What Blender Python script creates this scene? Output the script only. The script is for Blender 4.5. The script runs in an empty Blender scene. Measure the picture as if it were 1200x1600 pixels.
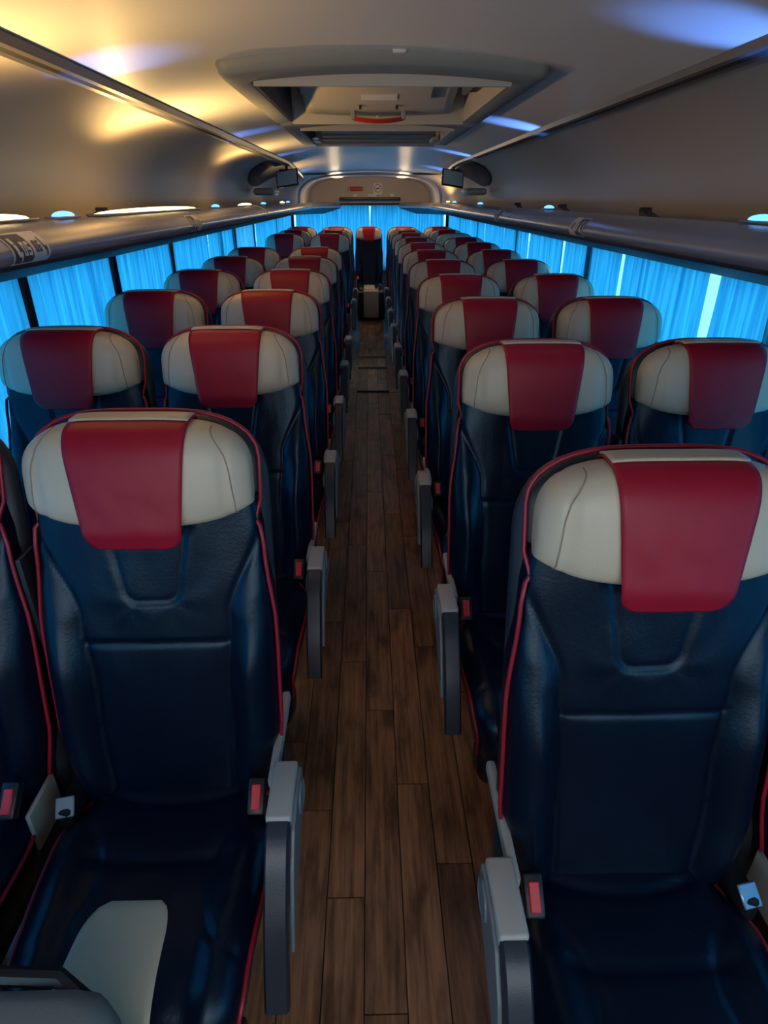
import bpy, bmesh, math, random
from mathutils import Vector, noise
random.seed(7)
S = bpy.context.scene
C = bpy.context.collection
PI = math.pi

# ------------------------------------------------------------------ camera
CX, CZ = -0.017, 1.60
PITCH, YAW = math.radians(27.1), math.radians(1.27)
cam_d = bpy.data.cameras.new('camera'); cam = bpy.data.objects.new('camera', cam_d); C.objects.link(cam)
cam_d.sensor_fit = 'VERTICAL'; cam_d.sensor_height = 36; cam_d.lens = 21.6
cam_d.clip_start = 0.02; cam_d.clip_end = 200
cam.location = (CX, 0, CZ)
look = Vector((math.sin(YAW)*math.cos(PITCH), math.cos(YAW)*math.cos(PITCH), -math.sin(PITCH)))
cam.rotation_euler = look.to_track_quat('-Z', 'Y').to_euler()
S.camera = cam

# ------------------------------------------------------------------ world, exposure
S.view_settings.view_transform = 'Standard'; S.view_settings.look = 'None'
S.view_settings.gamma = 1; S.view_settings.exposure = 0.0; S.view_settings.use_curve_mapping = False
W = bpy.data.worlds.new('overcast_sky'); S.world = W; W.use_nodes = True
bg = W.node_tree.nodes['Background']
bg.inputs[0].default_value = (0.86, 0.93, 1.0, 1); bg.inputs[1].default_value = 3.4
S.cycles.max_bounces = 8; S.cycles.diffuse_bounces = 5; S.cycles.glossy_bounces = 3
S.cycles.transmission_bounces = 6; S.cycles.transparent_max_bounces = 8
S.cycles.sample_clamp_indirect = 4
S.cycles.use_denoising = True

# ------------------------------------------------------------------ materials
def mat(name, col, rough=.5, metal=0.0, bump=0.0, bscale=200.0, col2=None, cscale=8.0, spec=.5, emit=None, estr=0.0, stretch=(1,1,1), coat=0.0):
    m = bpy.data.materials.new(name); m.use_nodes = True
    nt = m.node_tree; b = nt.nodes['Principled BSDF']
    b.inputs['Base Color'].default_value = (*col, 1)
    b.inputs['Roughness'].default_value = rough
    b.inputs['Metallic'].default_value = metal
    b.inputs['Specular IOR Level'].default_value = spec
    b.inputs['Coat Weight'].default_value = coat
    tc = nt.nodes.new('ShaderNodeTexCoord'); mp = nt.nodes.new('ShaderNodeMapping')
    mp.inputs['Scale'].default_value = stretch
    nt.links.new(tc.outputs['Object'], mp.inputs['Vector'])
    if col2:
        n = nt.nodes.new('ShaderNodeTexNoise'); n.inputs['Scale'].default_value = cscale; n.inputs['Detail'].default_value = 5
        nt.links.new(mp.outputs[0], n.inputs['Vector'])
        mx = nt.nodes.new('ShaderNodeMix'); mx.data_type = 'RGBA'
        mx.inputs['A'].default_value = (*col, 1); mx.inputs['B'].default_value = (*col2, 1)
        nt.links.new(n.outputs['Fac'], mx.inputs['Factor']); nt.links.new(mx.outputs['Result'], b.inputs['Base Color'])
    if bump:
        n2 = nt.nodes.new('ShaderNodeTexNoise'); n2.inputs['Scale'].default_value = bscale; n2.inputs['Detail'].default_value = 3
        nt.links.new(mp.outputs[0], n2.inputs['Vector'])
        bp = nt.nodes.new('ShaderNodeBump'); bp.inputs['Strength'].default_value = bump; bp.inputs['Distance'].default_value = .004
        nt.links.new(n2.outputs['Fac'], bp.inputs['Height']); nt.links.new(bp.outputs[0], b.inputs['Normal'])
    if emit:
        b.inputs['Emission Color'].default_value = (*emit, 1); b.inputs['Emission Strength'].default_value = estr
    return m

M = {}
M['leather'] = mat('navy_leather', (.0015, .0036, .0125), .33, bump=.10, bscale=170, col2=(.0025, .006, .018), cscale=14, spec=.42)
M['leather'].node_tree.nodes['Principled BSDF'].inputs['Specular Tint'].default_value = (.55, .78, 1, 1)
M['cream'] = mat('cream_leather', (.60, .49, .36), .40, bump=.12, bscale=190, col2=(.55, .44, .32), cscale=10)
M['seam'] = mat('seam_thread', (.30, .235, .17), .6, bump=.02)
M['red'] = mat('red_leatherette', (.37, .008, .028), .44, bump=.24, bscale=26, col2=(.31, .007, .022), cscale=18, spec=.32)
M['piping'] = mat('red_piping', (.30, .008, .030), .38, bump=.05)
M['shell'] = mat('dark_shell_plastic', (.022, .025, .034), .45, bump=.1, bscale=400)
M['cap'] = mat('pale_grey_plastic', (.42, .37, .335), .45, bump=.08, bscale=500)
M['arm'] = mat('charcoal_armrest_pad', (.030, .033, .045), .33, bump=.08, bscale=400)
M['armshell'] = mat('blue_grey_plastic', (.18, .19, .205), .42, bump=.05)
M['black'] = mat('black_plastic', (.010, .010, .013), .4, bump=.05)
M['button'] = mat('red_buckle_button', (.75, .03, .05), .4, bump=.05)
M['steel'] = mat('silver_steel', (.42, .45, .50), .3, metal=.7, bump=.03)
M['ceiling'] = mat('ceiling_laminate', (.70, .66, .60), .38, bump=.03, bscale=60, col2=(.66, .62, .57), cscale=2)
M['bin'] = mat('bin_lining', (.44, .385, .335), .40, bump=.03, bscale=60, col2=(.41, .36, .31), cscale=2)
M['hatch'] = mat('hatch_plastic', (.22, .225, .205), .5, bump=.06, bscale=300)
M['hatchin'] = mat('hatch_lid_plastic', (.42, .38, .32), .5, bump=.06, bscale=300)
M['tube'] = mat('rack_tube_grey', (.36, .35, .39), .27, metal=.45, bump=.04, bscale=150)
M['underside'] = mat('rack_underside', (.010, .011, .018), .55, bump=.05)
M['rail'] = mat('trim_rail', (.20, .18, .165), .32, metal=.7, bump=.03)
M['dark'] = mat('dark_slot', (.012, .012, .016), .6, bump=.03)
M['wall'] = mat('side_panel', (.06, .065, .08), .6, bump=.1)
M['rearwall'] = mat('rear_panel', (.42, .34, .30), .55, bump=.08, bscale=300)
M['white'] = mat('white_label', (.62, .58, .56), .5, bump=.03)
M['label_dark'] = mat('label_dark', (.07, .055, .06), .5, bump=.03)
M['screen'] = mat('screen_painted_sheen', (.60, .76, .84), .3, bump=.01)  # pale blue base colour stands in for the reflection on the screens
M['pod'] = mat('pod_black', (.008, .013, .032), .6, spec=.2, bump=.03)
M['redplastic'] = mat('red_plastic', (.42, .03, .015), .35, bump=.03)
M['console'] = mat('console_grey', (.20, .20, .20), .5, bump=.1, bscale=300)
M['warm_lamp'] = mat('warm_lamp', (1, .9, .6), .4, emit=(1, .78, .34), estr=4, bump=.01)
M['blue_lamp'] = mat('blue_lamp', (.5, .7, 1), .4, emit=(.07, .40, 1.0), estr=3, bump=.01)
M['ground'] = mat('pale_concrete', (.55, .56, .56), .9, bump=.2, bscale=30)
M['edge'] = mat('step_edge', (.08, .065, .055), .5, bump=.1)
M['body'] = mat('coach_body', (.3, .3, .3), .6, bump=.05)

def wood():
    m = bpy.data.materials.new('wood_vinyl'); m.use_nodes = True; nt = m.node_tree; b = nt.nodes['Principled BSDF']
    N = nt.nodes.new; L = nt.links.new
    tc = N('ShaderNodeTexCoord'); oi = N('ShaderNodeObjectInfo')
    ad = N('ShaderNodeVectorMath'); ad.operation = 'ADD'
    sc = N('ShaderNodeVectorMath'); sc.operation = 'SCALE'; sc.inputs['Scale'].default_value = 3.0
    L(oi.outputs['Location'], sc.inputs[0]); L(tc.outputs['Object'], ad.inputs[0]); L(sc.outputs[0], ad.inputs[1])
    mp = N('ShaderNodeMapping'); mp.inputs['Scale'].default_value = (60, 3.0, 1); L(ad.outputs[0], mp.inputs['Vector'])
    n1 = N('ShaderNodeTexNoise'); n1.inputs['Scale'].default_value = 1; n1.inputs['Detail'].default_value = 7; n1.inputs['Roughness'].default_value = .65
    L(mp.outputs[0], n1.inputs['Vector'])
    mp2 = N('ShaderNodeMapping'); mp2.inputs['Scale'].default_value = (14, 5, 1); L(ad.outputs[0], mp2.inputs['Vector'])
    n2 = N('ShaderNodeTexNoise'); n2.inputs['Scale'].default_value = 1; n2.inputs['Detail'].default_value = 4; L(mp2.outputs[0], n2.inputs['Vector'])
    r1 = N('ShaderNodeValToRGB'); e = r1.color_ramp.elements
    e[0].position = .30; e[0].color = (.060, .024, .011, 1); e[1].position = .72; e[1].color = (.33, .150, .075, 1)
    L(n1.outputs['Fac'], r1.inputs['Fac'])
    r2 = N('ShaderNodeValToRGB'); e = r2.color_ramp.elements
    e[0].position = .30; e[0].color = (.20, .18, .17, 1); e[1].position = .50; e[1].color = (1, 1, 1, 1)
    L(n2.outputs['Fac'], r2.inputs['Fac'])
    mx = N('ShaderNodeMix'); mx.data_type = 'RGBA'; mx.blend_type = 'MULTIPLY'; mx.inputs['Factor'].default_value = .85
    L(r1.outputs[0], mx.inputs['A']); L(r2.outputs[0], mx.inputs['B'])
    hs = N('ShaderNodeHueSaturation'); mr = N('ShaderNodeMapRange'); mr.inputs['To Min'].default_value = 1.05; mr.inputs['To Max'].default_value = 1.75
    L(oi.outputs['Random'], mr.inputs['Value']); L(mr.outputs[0], hs.inputs['Value']); L(mx.outputs['Result'], hs.inputs['Color'])
    L(hs.outputs[0], b.inputs['Base Color']); b.inputs['Roughness'].default_value = .36
    bp = N('ShaderNodeBump'); bp.inputs['Strength'].default_value = .15; bp.inputs['Distance'].default_value = .002
    L(n1.outputs['Fac'], bp.inputs['Height']); L(bp.outputs[0], b.inputs['Normal'])
    return m
M['wood'] = wood()

def curtain_mat():
    m = bpy.data.materials.new('blue_curtain_cloth'); m.use_nodes = True; nt = m.node_tree
    N = nt.nodes.new; L = nt.links.new
    for n in list(nt.nodes):
        if n.type != 'OUTPUT_MATERIAL': nt.nodes.remove(n)
    out = [n for n in nt.nodes if n.type == 'OUTPUT_MATERIAL'][0]
    tc = N('ShaderNodeTexCoord'); mp = N('ShaderNodeMapping'); mp.inputs['Scale'].default_value = (42, 42, 1.6)
    L(tc.outputs['Object'], mp.inputs['Vector'])
    n1 = N('ShaderNodeTexNoise'); n1.inputs['Scale'].default_value = 1.0; n1.inputs['Detail'].default_value = 5; L(mp.outputs[0], n1.inputs['Vector'])
    r = N('ShaderNodeValToRGB'); e = r.color_ramp.elements
    e[0].position = .30; e[0].color = (.020, .20, .45, 1); e[1].position = .70; e[1].color = (.075, .45, .75, 1)
    L(n1.outputs['Fac'], r.inputs['Fac'])
    t = N('ShaderNodeBsdfTranslucent'); L(r.outputs[0], t.inputs['Color'])
    d = N('ShaderNodeBsdfDiffuse'); d.inputs['Color'].default_value = (.03, .16, .34, 1)
    mx = N('ShaderNodeMixShader'); mx.inputs[0].default_value = .10
    L(t.outputs[0], mx.inputs[1]); L(d.outputs[0], mx.inputs[2]); L(mx.outputs[0], out.inputs['Surface'])
    return m
M['curtain'] = curtain_mat()

def glass_mat(name, tint):
    m = bpy.data.materials.new(name); m.use_nodes = True; nt = m.node_tree
    N = nt.nodes.new; L = nt.links.new
    for n in list(nt.nodes):
        if n.type != 'OUTPUT_MATERIAL': nt.nodes.remove(n)
    out = [n for n in nt.nodes if n.type == 'OUTPUT_MATERIAL'][0]
    t = N('ShaderNodeBsdfTransparent'); t.inputs['Color'].default_value = (*tint, 1)
    g = N('ShaderNodeBsdfGlossy'); g.inputs['Roughness'].default_value = .03
    lw = N('ShaderNodeLayerWeight'); lw.inputs['Blend'].default_value = .5; pw = N('ShaderNodeMath'); pw.operation = 'POWER'; pw.inputs[1].default_value = 5; L(lw.outputs['Facing'], pw.inputs[0])
    f = N('ShaderNodeMath'); f.operation = 'MULTIPLY_ADD'; f.inputs[1].default_value = .7; f.inputs[2].default_value = .04; L(pw.outputs[0], f.inputs[0])
    mx = N('ShaderNodeMixShader'); L(f.outputs[0], mx.inputs[0]); L(t.outputs[0], mx.inputs[1]); L(g.outputs[0], mx.inputs[2])
    L(mx.outputs[0], out.inputs['Surface'])
    return m
M['glass'] = glass_mat('tinted_window_glass', (.52, .88, .97))
M['glass_clear'] = glass_mat('door_glass', (.75, .93, .97))

# ------------------------------------------------------------------ helpers
def sstep(a, b, x):
    t = min(1, max(0, (x-a)/(b-a))); return t*t*(3-2*t)
def interp(tab, x):
    if x <= tab[0][0]: return tab[0][1]
    for (a, va), (b, vb) in zip(tab, tab[1:]):
        if x <= b:
            t = (x-a)/(b-a); t = t*t*(3-2*t); return va+(vb-va)*t
    return tab[-1][1]
def lin(tab, x):
    if x <= tab[0][0]: return tab[0][1]
    for (a, va), (b, vb) in zip(tab, tab[1:]):
        if x <= b: return va+(vb-va)*(x-a)/(b-a)
    return tab[-1][1]

class MB:
    def __init__(s): s.v = []; s.f = []
    def add(s, vs, fs):
        o = len(s.v); s.v += [tuple(p) for p in vs]; s.f += [tuple(i+o for i in f) for f in fs]; return s
    def grid(s, rows, closed=False):
        n = len(rows[0]); vs = [p for r in rows for p in r]; fs = []
        for i in range(len(rows)-1):
            for j in range(n if closed else n-1):
                k = (j+1) % n
                fs.append((i*n+j, i*n+k, (i+1)*n+k, (i+1)*n+j))
        return s.add(vs, fs)
    def loft(s, rings):
        s.grid(rings, True); n = len(rings[0]); o = len(s.v)-n*len(rings)
        s.f.append(tuple(o+i for i in range(n))[::-1]); s.f.append(tuple(len(s.v)-n+i for i in range(n))); return s
    def box(s, x0, x1, y0, y1, z0, z1, bev=0.0, seg=2):
        bm = bmesh.new(); bmesh.ops.create_cube(bm, size=1)
        for v in bm.verts:
            v.co = ((x0+x1)/2+v.co.x*(x1-x0), (y0+y1)/2+v.co.y*(y1-y0), (z0+z1)/2+v.co.z*(z1-z0))
        if bev: bmesh.ops.bevel(bm, geom=bm.edges[:]+bm.verts[:], offset=bev, segments=seg, affect='EDGES', profile=.5)
        bm.verts.index_update()
        s.add([v.co[:] for v in bm.verts], [[v.index for v in f.verts] for f in bm.faces]); bm.free(); return s
    def tube(s, path, r, n=8):
        rings = []; P = [Vector(p) for p in path]; up = Vector((0, .3, 1))
        for i, p in enumerate(P):
            d = (P[min(i+1, len(P)-1)]-P[max(i-1, 0)]).normalized()
            a = d.cross(up)
            if a.length < .05: a = d.cross(Vector((0, 1, 0)))
            a.normalize(); b = a.cross(d).normalized()
            if rings and i:
                pass
            rings.append([p+(a*math.cos(2*PI*k/n)+b*math.sin(2*PI*k/n))*r for k in range(n)])
        # keep rings aligned
        for i in range(1, len(rings)):
            best = min(range(n), key=lambda q: sum((rings[i-1][k]-rings[i][(k+q) % n]).length for k in range(0, n, 2)))
            rings[i] = [rings[i][(k+best) % n] for k in range(n)]
        return s.loft([[tuple(q) for q in r_] for r_ in rings])
    def prism(s, pts, x0, x1):        # pts in (y,z), extruded along x
        a = [(x0, y, z) for y, z in pts]; b = [(x1, y, z) for y, z in pts]; n = len(pts)
        s.add(a+b, [tuple(range(n)), tuple(range(2*n-1, n-1, -1))]+[(i, (i+1) % n, n+(i+1) % n, n+i) for i in range(n)]); return s
    def prismy(s, pts, y0, y1):       # pts in (x,z), extruded along y
        a = [(x, y0, z) for x, z in pts]; b = [(x, y1, z) for x, z in pts]; n = len(pts)
        s.add(a+b, [tuple(range(n)), tuple(range(2*n-1, n-1, -1))]+[(i, (i+1) % n, n+(i+1) % n, n+i) for i in range(n)]); return s
    def mirror(s):
        s.v = [(-x, y, z) for x, y, z in s.v]; s.f = [f[::-1] for f in s.f]; return s
    def obj(s, name, m, parent=None, smooth=True, loc=None, ang=40):
        me = bpy.data.meshes.new(name); me.from_pydata(s.v, [], s.f)
        bm = bmesh.new(); bm.from_mesh(me); bmesh.ops.recalc_face_normals(bm, faces=bm.faces[:])
        if smooth:
            for f in bm.faces: f.smooth = True
            for e in bm.edges:
                if len(e.link_faces) == 2 and e.calc_face_angle(0) > math.radians(ang): e.smooth = False
        bm.to_mesh(me); bm.free()
        me.materials.append(M[m] if isinstance(m, str) else m)
        o = bpy.data.objects.new(name, me); C.objects.link(o)
        if parent: o.parent = parent
        if loc: o.location = loc
        return o

def tag(o, label=None, cat=None, group=None, kind=None):
    if label: o['label'] = label
    if cat: o['category'] = cat
    if group: o['group'] = group
    if kind: o['kind'] = kind
    return o
def thing(name, label, cat, loc=(0, 0, 0), group=None):
    o = bpy.data.objects.new(name, None); C.objects.link(o); o.location = loc; o.empty_display_size = .1
    return tag(o, label, cat, group)
def struct(o): o['kind'] = 'structure'; return o
def centred(mb, name, m, parent=None, smooth=True, ang=40):
    # origin at the middle of the base of the mesh
    xs = [v[0] for v in mb.v]; ys = [v[1] for v in mb.v]; zs = [v[2] for v in mb.v]
    c = ((min(xs)+max(xs))/2, (min(ys)+max(ys))/2, min(zs))
    mb.v = [(x-c[0], y-c[1], z-c[2]) for x, y, z in mb.v]
    return mb.obj(name, m, parent, smooth, loc=c, ang=ang)
def copy_tree(o, parent=None):
    c = o.copy(); C.objects.link(c); c.parent = parent
    for ch in [k for k in o.children]: copy_tree(ch, c)
    return c

# ------------------------------------------------------------------ shell of the coach
Y0, Y1 = -1.3, 10.25
RX = 1.20
def floor_z(y): return lin([(5.55, 0), (5.5501, .015), (6.35, .02), (6.3501, .035), (6.75, .04), (6.7501, .055), (8.05, .20), (10.3, .26)], y)
# floor
mb = MB(); ys = [Y0, 5.549, 5.552, 6.349, 6.352, 6.749, 6.752, 8.05, Y1]
mb.grid([[(-RX, y, -.012), (RX, y, -.012)] for y in ys])
mb.grid([[(-RX, y, -.12), (RX, y, -.12)] for y in ys])
fl = struct(mb.obj('floor', 'edge', smooth=False))
mb = MB().prism([(5.55, -.011)]+[(y, floor_z(y)-.0115) for y in ys[2:]]+[(Y1, -.011)], -.143, .150)
mb.obj('aisle_ramp', 'edge', fl, smooth=False)
FZ = floor_z
secs = [(Y0, 5.549), (5.552, 6.349), (6.352, 6.749), (6.752, 8.05), (8.05, 9.2)]
PW = .0965
for ci in range(-7, 8):
    x0 = ci*PW-.045
    yj = -1.1+((ci*37) % 10)*.085
    cuts = [Y0]
    y = yj
    while y < 9.2: cuts.append(y); y += .90
    cuts.append(9.2)
    for a, b in zip(cuts, cuts[1:]):
        for s0, s1 in secs:
            p, q = max(a, s0), min(b, s1)
            if q-p < .03 or (abs(ci) > 4 and p > 3.5): continue
            g = .0009
            floor_z = FZ if abs(ci) <= 1 else (lambda y: 0.0)
            pts = []
            za, zb = floor_z(p+1e-4), floor_z(q-1e-4)
            xa, xb = x0+g, x0+PW-g; h = (q-p)/2; zm = (za+zb)/2
            v = [(xa-x0, -h+g, za-zm-.011), (xb-x0, -h+g, za-zm-.011), (xb-x0, h-g, zb-zm-.011), (xa-x0, h-g, zb-zm-.011)]
            t = [(xa-x0+.0008, -h+g+.0008, za-zm), (xb-x0-.0008, -h+g+.0008, za-zm), (xb-x0-.0008, h-g-.0008, zb-zm), (xa-x0+.0008, h-g-.0008, zb-zm)]
            m_ = MB().add(v+t, [(0, 3, 2, 1), (4, 5, 6, 7), (0, 1, 5, 4), (1, 2, 6, 5), (2, 3, 7, 6), (3, 0, 4, 7)])
            m_.obj('floor_plank', 'wood', fl, smooth=False, loc=(x0, (p+q)/2, zm))
floor_z = FZ
for y in (5.55, 6.35, 6.75):
    mb = MB().box(-.143, .150, y-.003, y+.010, floor_z(y-.01)-.005, floor_z(y+.01)+.003, .002, 1)
    centred(mb, 'step_edging', 'edge', fl)

# ceiling
def ceil_z(x, y):
    base = 1.975-.085*(x/.8)**2
    return base-.10*sstep(6.3, 8.6, y)
xs = [-.80+i*.05 for i in range(33)]
def ceil_strip(mb, xa, xb, ya, yb, top=False):
    X = [xa]+[x for x in xs if xa+1e-4 < x < xb-1e-4]+[xb]
    n = max(1, int((yb-ya)/.25)); rows = [[(x, ya+(yb-ya)*i/n, ceil_z(x, ya+(yb-ya)*i/n)) for x in X] for i in range(n+1)]
    mb.grid(rows)
mb = MB()
HX = .03; H1 = (-.40+HX, .40+HX, 2.25, 3.33); H2 = (-.40+HX, .40+HX, 3.66, 4.70)
ceil_strip(mb, -.8, .8, Y0, H1[2]); ceil_strip(mb, -.8, H1[0], H1[2], H1[3]); ceil_strip(mb, H1[1], .8, H1[2], H1[3])
ceil_strip(mb, -.8, .8, H1[3], H2[2]); ceil_strip(mb, -.8, H2[0], H2[2], H2[3]); ceil_strip(mb, H2[1], .8, H2[2], H2[3])
ceil_strip(mb, -.8, .8, H2[3], 8.6)
ce = struct(mb.obj('ceiling', 'ceiling'))
# outer roof skin keeps the daylight out
mb = MB(); prof = [(-1.24, .0), (-1.26, 1.5), (-1.22, 1.9), (-1.0, 2.16), (0, 2.24), (1.0, 2.16), (1.22, 1.9), (1.26, 1.5)]
mb.grid([[(x, y, z) for x, z in prof[1:]] for y in (Y0, Y1+.25)])
struct(mb.obj('trim_1', 'body')); bpy.data.objects['trim_1']['label'] = 'outer roof skin of the coach'

# luggage bin lining (upper side walls)
def bin_prof(side, y):
    k = sstep(7.55, 8.15, y)
    a = [(1.20, 1.46), (1.175, 1.56), (1.165, 1.64), (1.14, 1.72), (1.085, 1.79), (1.0, 1.845), (.90, 1.878), (.80, 1.890)]
    b = [(.86, 1.50), (.86, 1.57), (.855, 1.63), (.835, 1.69), (.79, 1.74), (.72, 1.785), (.62, 1.815), (.50, 1.835)]
    dz = -.10*sstep(6.3, 8.6, y)*(1-k)
    return [(side*(p[0]*(1-k)+q[0]*k), y, (p[1]*(1-k)+q[1]*k)+dz*(.2+.8*i/7)) for i, (p, q) in enumerate(zip(a, b))]
from mathutils import geometry
def fine(pts, n=5):
    out = []
    P = [Vector(p) for p in pts]
    for i in range(len(P)-1):
        p0 = P[max(i-1, 0)]; p1 = P[i]; p2 = P[i+1]; p3 = P[min(i+2, len(P)-1)]
        for k in range(n):
            t = k/n
            out.append(tuple(.5*((2*p1)+(p2-p0)*t+(2*p0-5*p1+4*p2-p3)*t*t+(3*p1-p0-3*p2+p3)*t**3)))
    out.append(tuple(P[-1])); return out
for side, nm in ((-1, 'wall_left'), (1, 'wall_right')):
    mb = MB(); yy = [Y0+i*.25 for i in range(int((7.5-Y0)/.25)+1)]+[7.55+i*.05 for i in range(14)]+[8.5, 9.0, 9.6, 10.0]
    mb.grid([fine(bin_prof(side, y), 4) for y in yy])
    # raised mouldings at the rear cove
    o = struct(mb.obj(nm, 'bin'))
# rear ceiling panel (lower), with dark slot before it
mb = MB()
def rz(x, y): return 1.865-.03*(x/.5)**2
mb.grid([[(x*.05, y, rz(x*.05, y)) for x in range(-13, 14)] for y in (8.6, 9.0, 9.5, 10.0)])
struct(mb.obj('trim_2', 'ceiling')); bpy.data.objects['trim_2']['label'] = 'lower rear section of the ceiling'
mb = MB()
mb.grid([[(x*.05, 8.6, ceil_z(x*.05, 8.6)+.01) for x in range(-15, 16)], [(x*.05, 8.63, rz(x*.05, 9)-.003) for x in range(-15, 16)]])
struct(mb.obj('trim_3', 'dark')); bpy.data.objects['trim_3']['label'] = 'dark slot where the ceiling steps down'
# arched ribs at the rear
def rib(y, off, name, w=.07, d=.03):
    half = [(p[0], p[2]) for p in fine(bin_prof(1, 9.0), 4)]+[(x, rz(x, 9)) for x in (.44, .36, .28, .2, .1, 0)]
    full = half+[(-x, z) for x, z in half[-2::-1]]
    out = []
    cx, cz = 0, 1.55
    sec = [(-w/2, 0), (-w/2*.8, d*.7), (-w/4, d), (w/4, d), (w/2*.8, d*.7), (w/2, 0)]
    mb = MB(); rows = []
    for x, z in full:
        r = Vector((cx-x, cz-z)); r = r/max(r.length, 1e-6) if r.length > 0 else Vector((0, -1))
        rows.append([(x-r[0]*off+r[0]*h, y+s, z-r[1]*off+r[1]*h) for s, h in sec])
    mb.grid(rows); o = struct(mb.obj(name, 'bin')); o['label'] = 'arched moulding around the rear of the cabin'
rib(8.25, .0, 'trim_4', .10, .03); rib(8.75, .0, 'trim_5', .16, .022)

# ceiling edge rails
for side, nm, X, Z in ((-1, 'trim_6', .775, 1.892), (1, 'trim_7', .815, 1.889)):
    root = None
    mb = MB()
    def zt(y): return Z-.10*sstep(6.3, 8.6, y)
    ys = [Y0+i*.3 for i in range(32)]
    prof = [(-.026, .006), (-.022, -.014), (-.008, -.017), (-.004, -.006), (.006, -.006), (.010, -.017), (.026, -.022), (.040, -.014), (.042, .004)]
    mb.grid([[(side*(X+dx), y, zt(y)+dz) for dx, dz in prof] for y in ys if y <= 8.25])
    root = struct(mb.obj(nm, 'rail')); root['label'] = 'ceiling edge rail, %s side' % ('left' if side < 0 else 'right')
    mb = MB(); mb.grid([[(side*(X+dx), y, zt(y)+dz) for dx, dz in ((-.010, -.0155), (.013, -.0185))] for y in ys if y <= 8.25])
    mb.obj('rail_slot', 'dark', root)

# lower walls and sills
for side, nm in ((-1, 'baseboard_left'), (1, 'baseboard_right')):
    segs = [(Y0, 5.85), (6.85, Y1)] if side < 0 else [(Y0, Y1)]
    mb = MB()
    for a, b in segs: mb.box(min(side*1.175, side*1.24), max(side*1.175, side*1.24), a, b, -.1, .66, .006)
    struct(mb.obj(nm, 'wall'))
mb = MB().box(-1.24, 1.24, 10.18, 10.3, -.1, .66); struct(mb.obj('wall_back', 'wall'))
# rear bulkhead above the rear window
mb = MB(); pts = [(-1.2, 1.53), (1.2, 1.53), (1.2, 2.2), (-1.2, 2.2)]
mb.prismy(pts, 10.0, 10.06); rb = struct(mb.obj('wall_rear', 'rearwall', smooth=False))
for x in (-.43, .43, -.47, .47): centred(MB().box(x-.004, x+.004, 9.994, 10.0, 1.62, 1.85), 'panel_bead', 'rearwall', rb)
mb = MB().box(-1.24, 1.24, 10.06, 10.3, 1.50, 1.56); struct(centred(mb, 'trim_8', 'dark'))

# unseen dashboard-height panel behind the camera, added to block low frontal light
mb = MB().box(-1.2, 1.2, -1.3, -1.22, -.1, 1.02, .01); struct(mb.obj('front_light_block', 'wall'))
# windows: frames and panes
LP = [-.35, .45, 1.33, 2.20, 3.02, 3.93, 4.87, 5.75, 6.95, 8.0, 9.1, 10.2]
RP = [-.4, .5, 1.40, 2.25, 3.10, 4.08, 5.0, 5.95, 6.95, 7.95, 9.0, 10.2]
wi = 1
def window(side, ya, yb, z0=.66, z1=1.50):
    global wi
    x = side*1.215
    mb = MB()
    mb.box(x-.02, x+.02, ya, ya+.035, z0, z1, .003, 1); mb.box(x-.02, x+.02, yb-.035, yb, z0, z1, .003, 1)
    mb.box(x-.019, x+.019, ya+.03, yb-.03, z0, z0+.03, .003, 1); mb.box(x-.019, x+.019, ya+.03, yb-.03, z1-.03, z1, .003, 1)
    o = struct(centred(mb, 'window_%d' % wi, 'dark', smooth=False)); wi += 1
    p = MB().box(-.003, .003, -(yb-ya)/2+.034, (yb-ya)/2-.034, .03, z1-z0-.03); p.obj('pane', 'glass', o, smooth=False)
# left pillars at the curtain joints, right panes offset so the joints show glass
def panes(lst, side):
    for a, b in zip(lst, lst[1:]): window(side, a, b)
panes([Y0, 2.215, 3.035, 3.945, 5.30, 5.85], -1)
window(-1, 6.85, 8.55); window(-1, 8.55, 10.2)
panes([Y0, 1.85, 3.6, 5.45, 7.45, 8.9, 10.2], 1)
# the pillar posts seen through the left curtain gaps
for side, y in ((-1, 2.215), (-1, 3.035), (-1, 3.945), (-1, 10.16), (1, 10.16)):
    mb = MB().box(side*1.19-.012, side*1.19+.012, y-.03, y+.03, .66, 1.45, .004, 1)
    o = struct(centred(mb, 'trim_%d' % (9+[2.215, 3.035, 3.945, 10.16].index(y)+(1 if side > 0 else 0)), 'dark')); o['label'] = 'dark window pillar between curtains'
# rear window
mb = MB(); mb.box(-1.2, -1.14, 10.2, 10.25, .66, 1.52); mb.box(1.14, 1.2, 10.2, 10.25, .66, 1.52); mb.box(-1.14, 1.14, 10.2, 10.25, .66, .69); mb.box(-1.14, 1.14, 10.2, 10.25, 1.49, 1.52)
o = struct(centred(mb, 'window_%d' % wi, 'dark', smooth=False)); wi += 1
MB().box(-1.14, 1.14, -.003, .003, .03, .83).obj('pane', 'glass', o, smooth=False)

# side door half way down the left
dr = struct(centred(MB().box(-1.235, -1.195, 5.85, 5.90, -.1, 1.5).box(-1.235, -1.195, 6.80, 6.85, -.1, 1.5).box(-1.235, -1.195, 5.9, 6.8, 1.44, 1.5).box(-1.235, -1.195, 5.9, 6.8, -.1, .12), 'door_1', 'dark', smooth=False))
MB().box(-.004, .004, -.45, .45, .22, 1.54).obj('pane', 'glass_clear', dr, smooth=False)

# ground outside
mb = MB(); mb.grid([[(-40, -40, -1.3), (40, -40, -1.3)], [(-40, 50, -1.3), (40, 50, -1.3)]])
struct(mb.obj('ground', 'ground', smooth=False))

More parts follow.
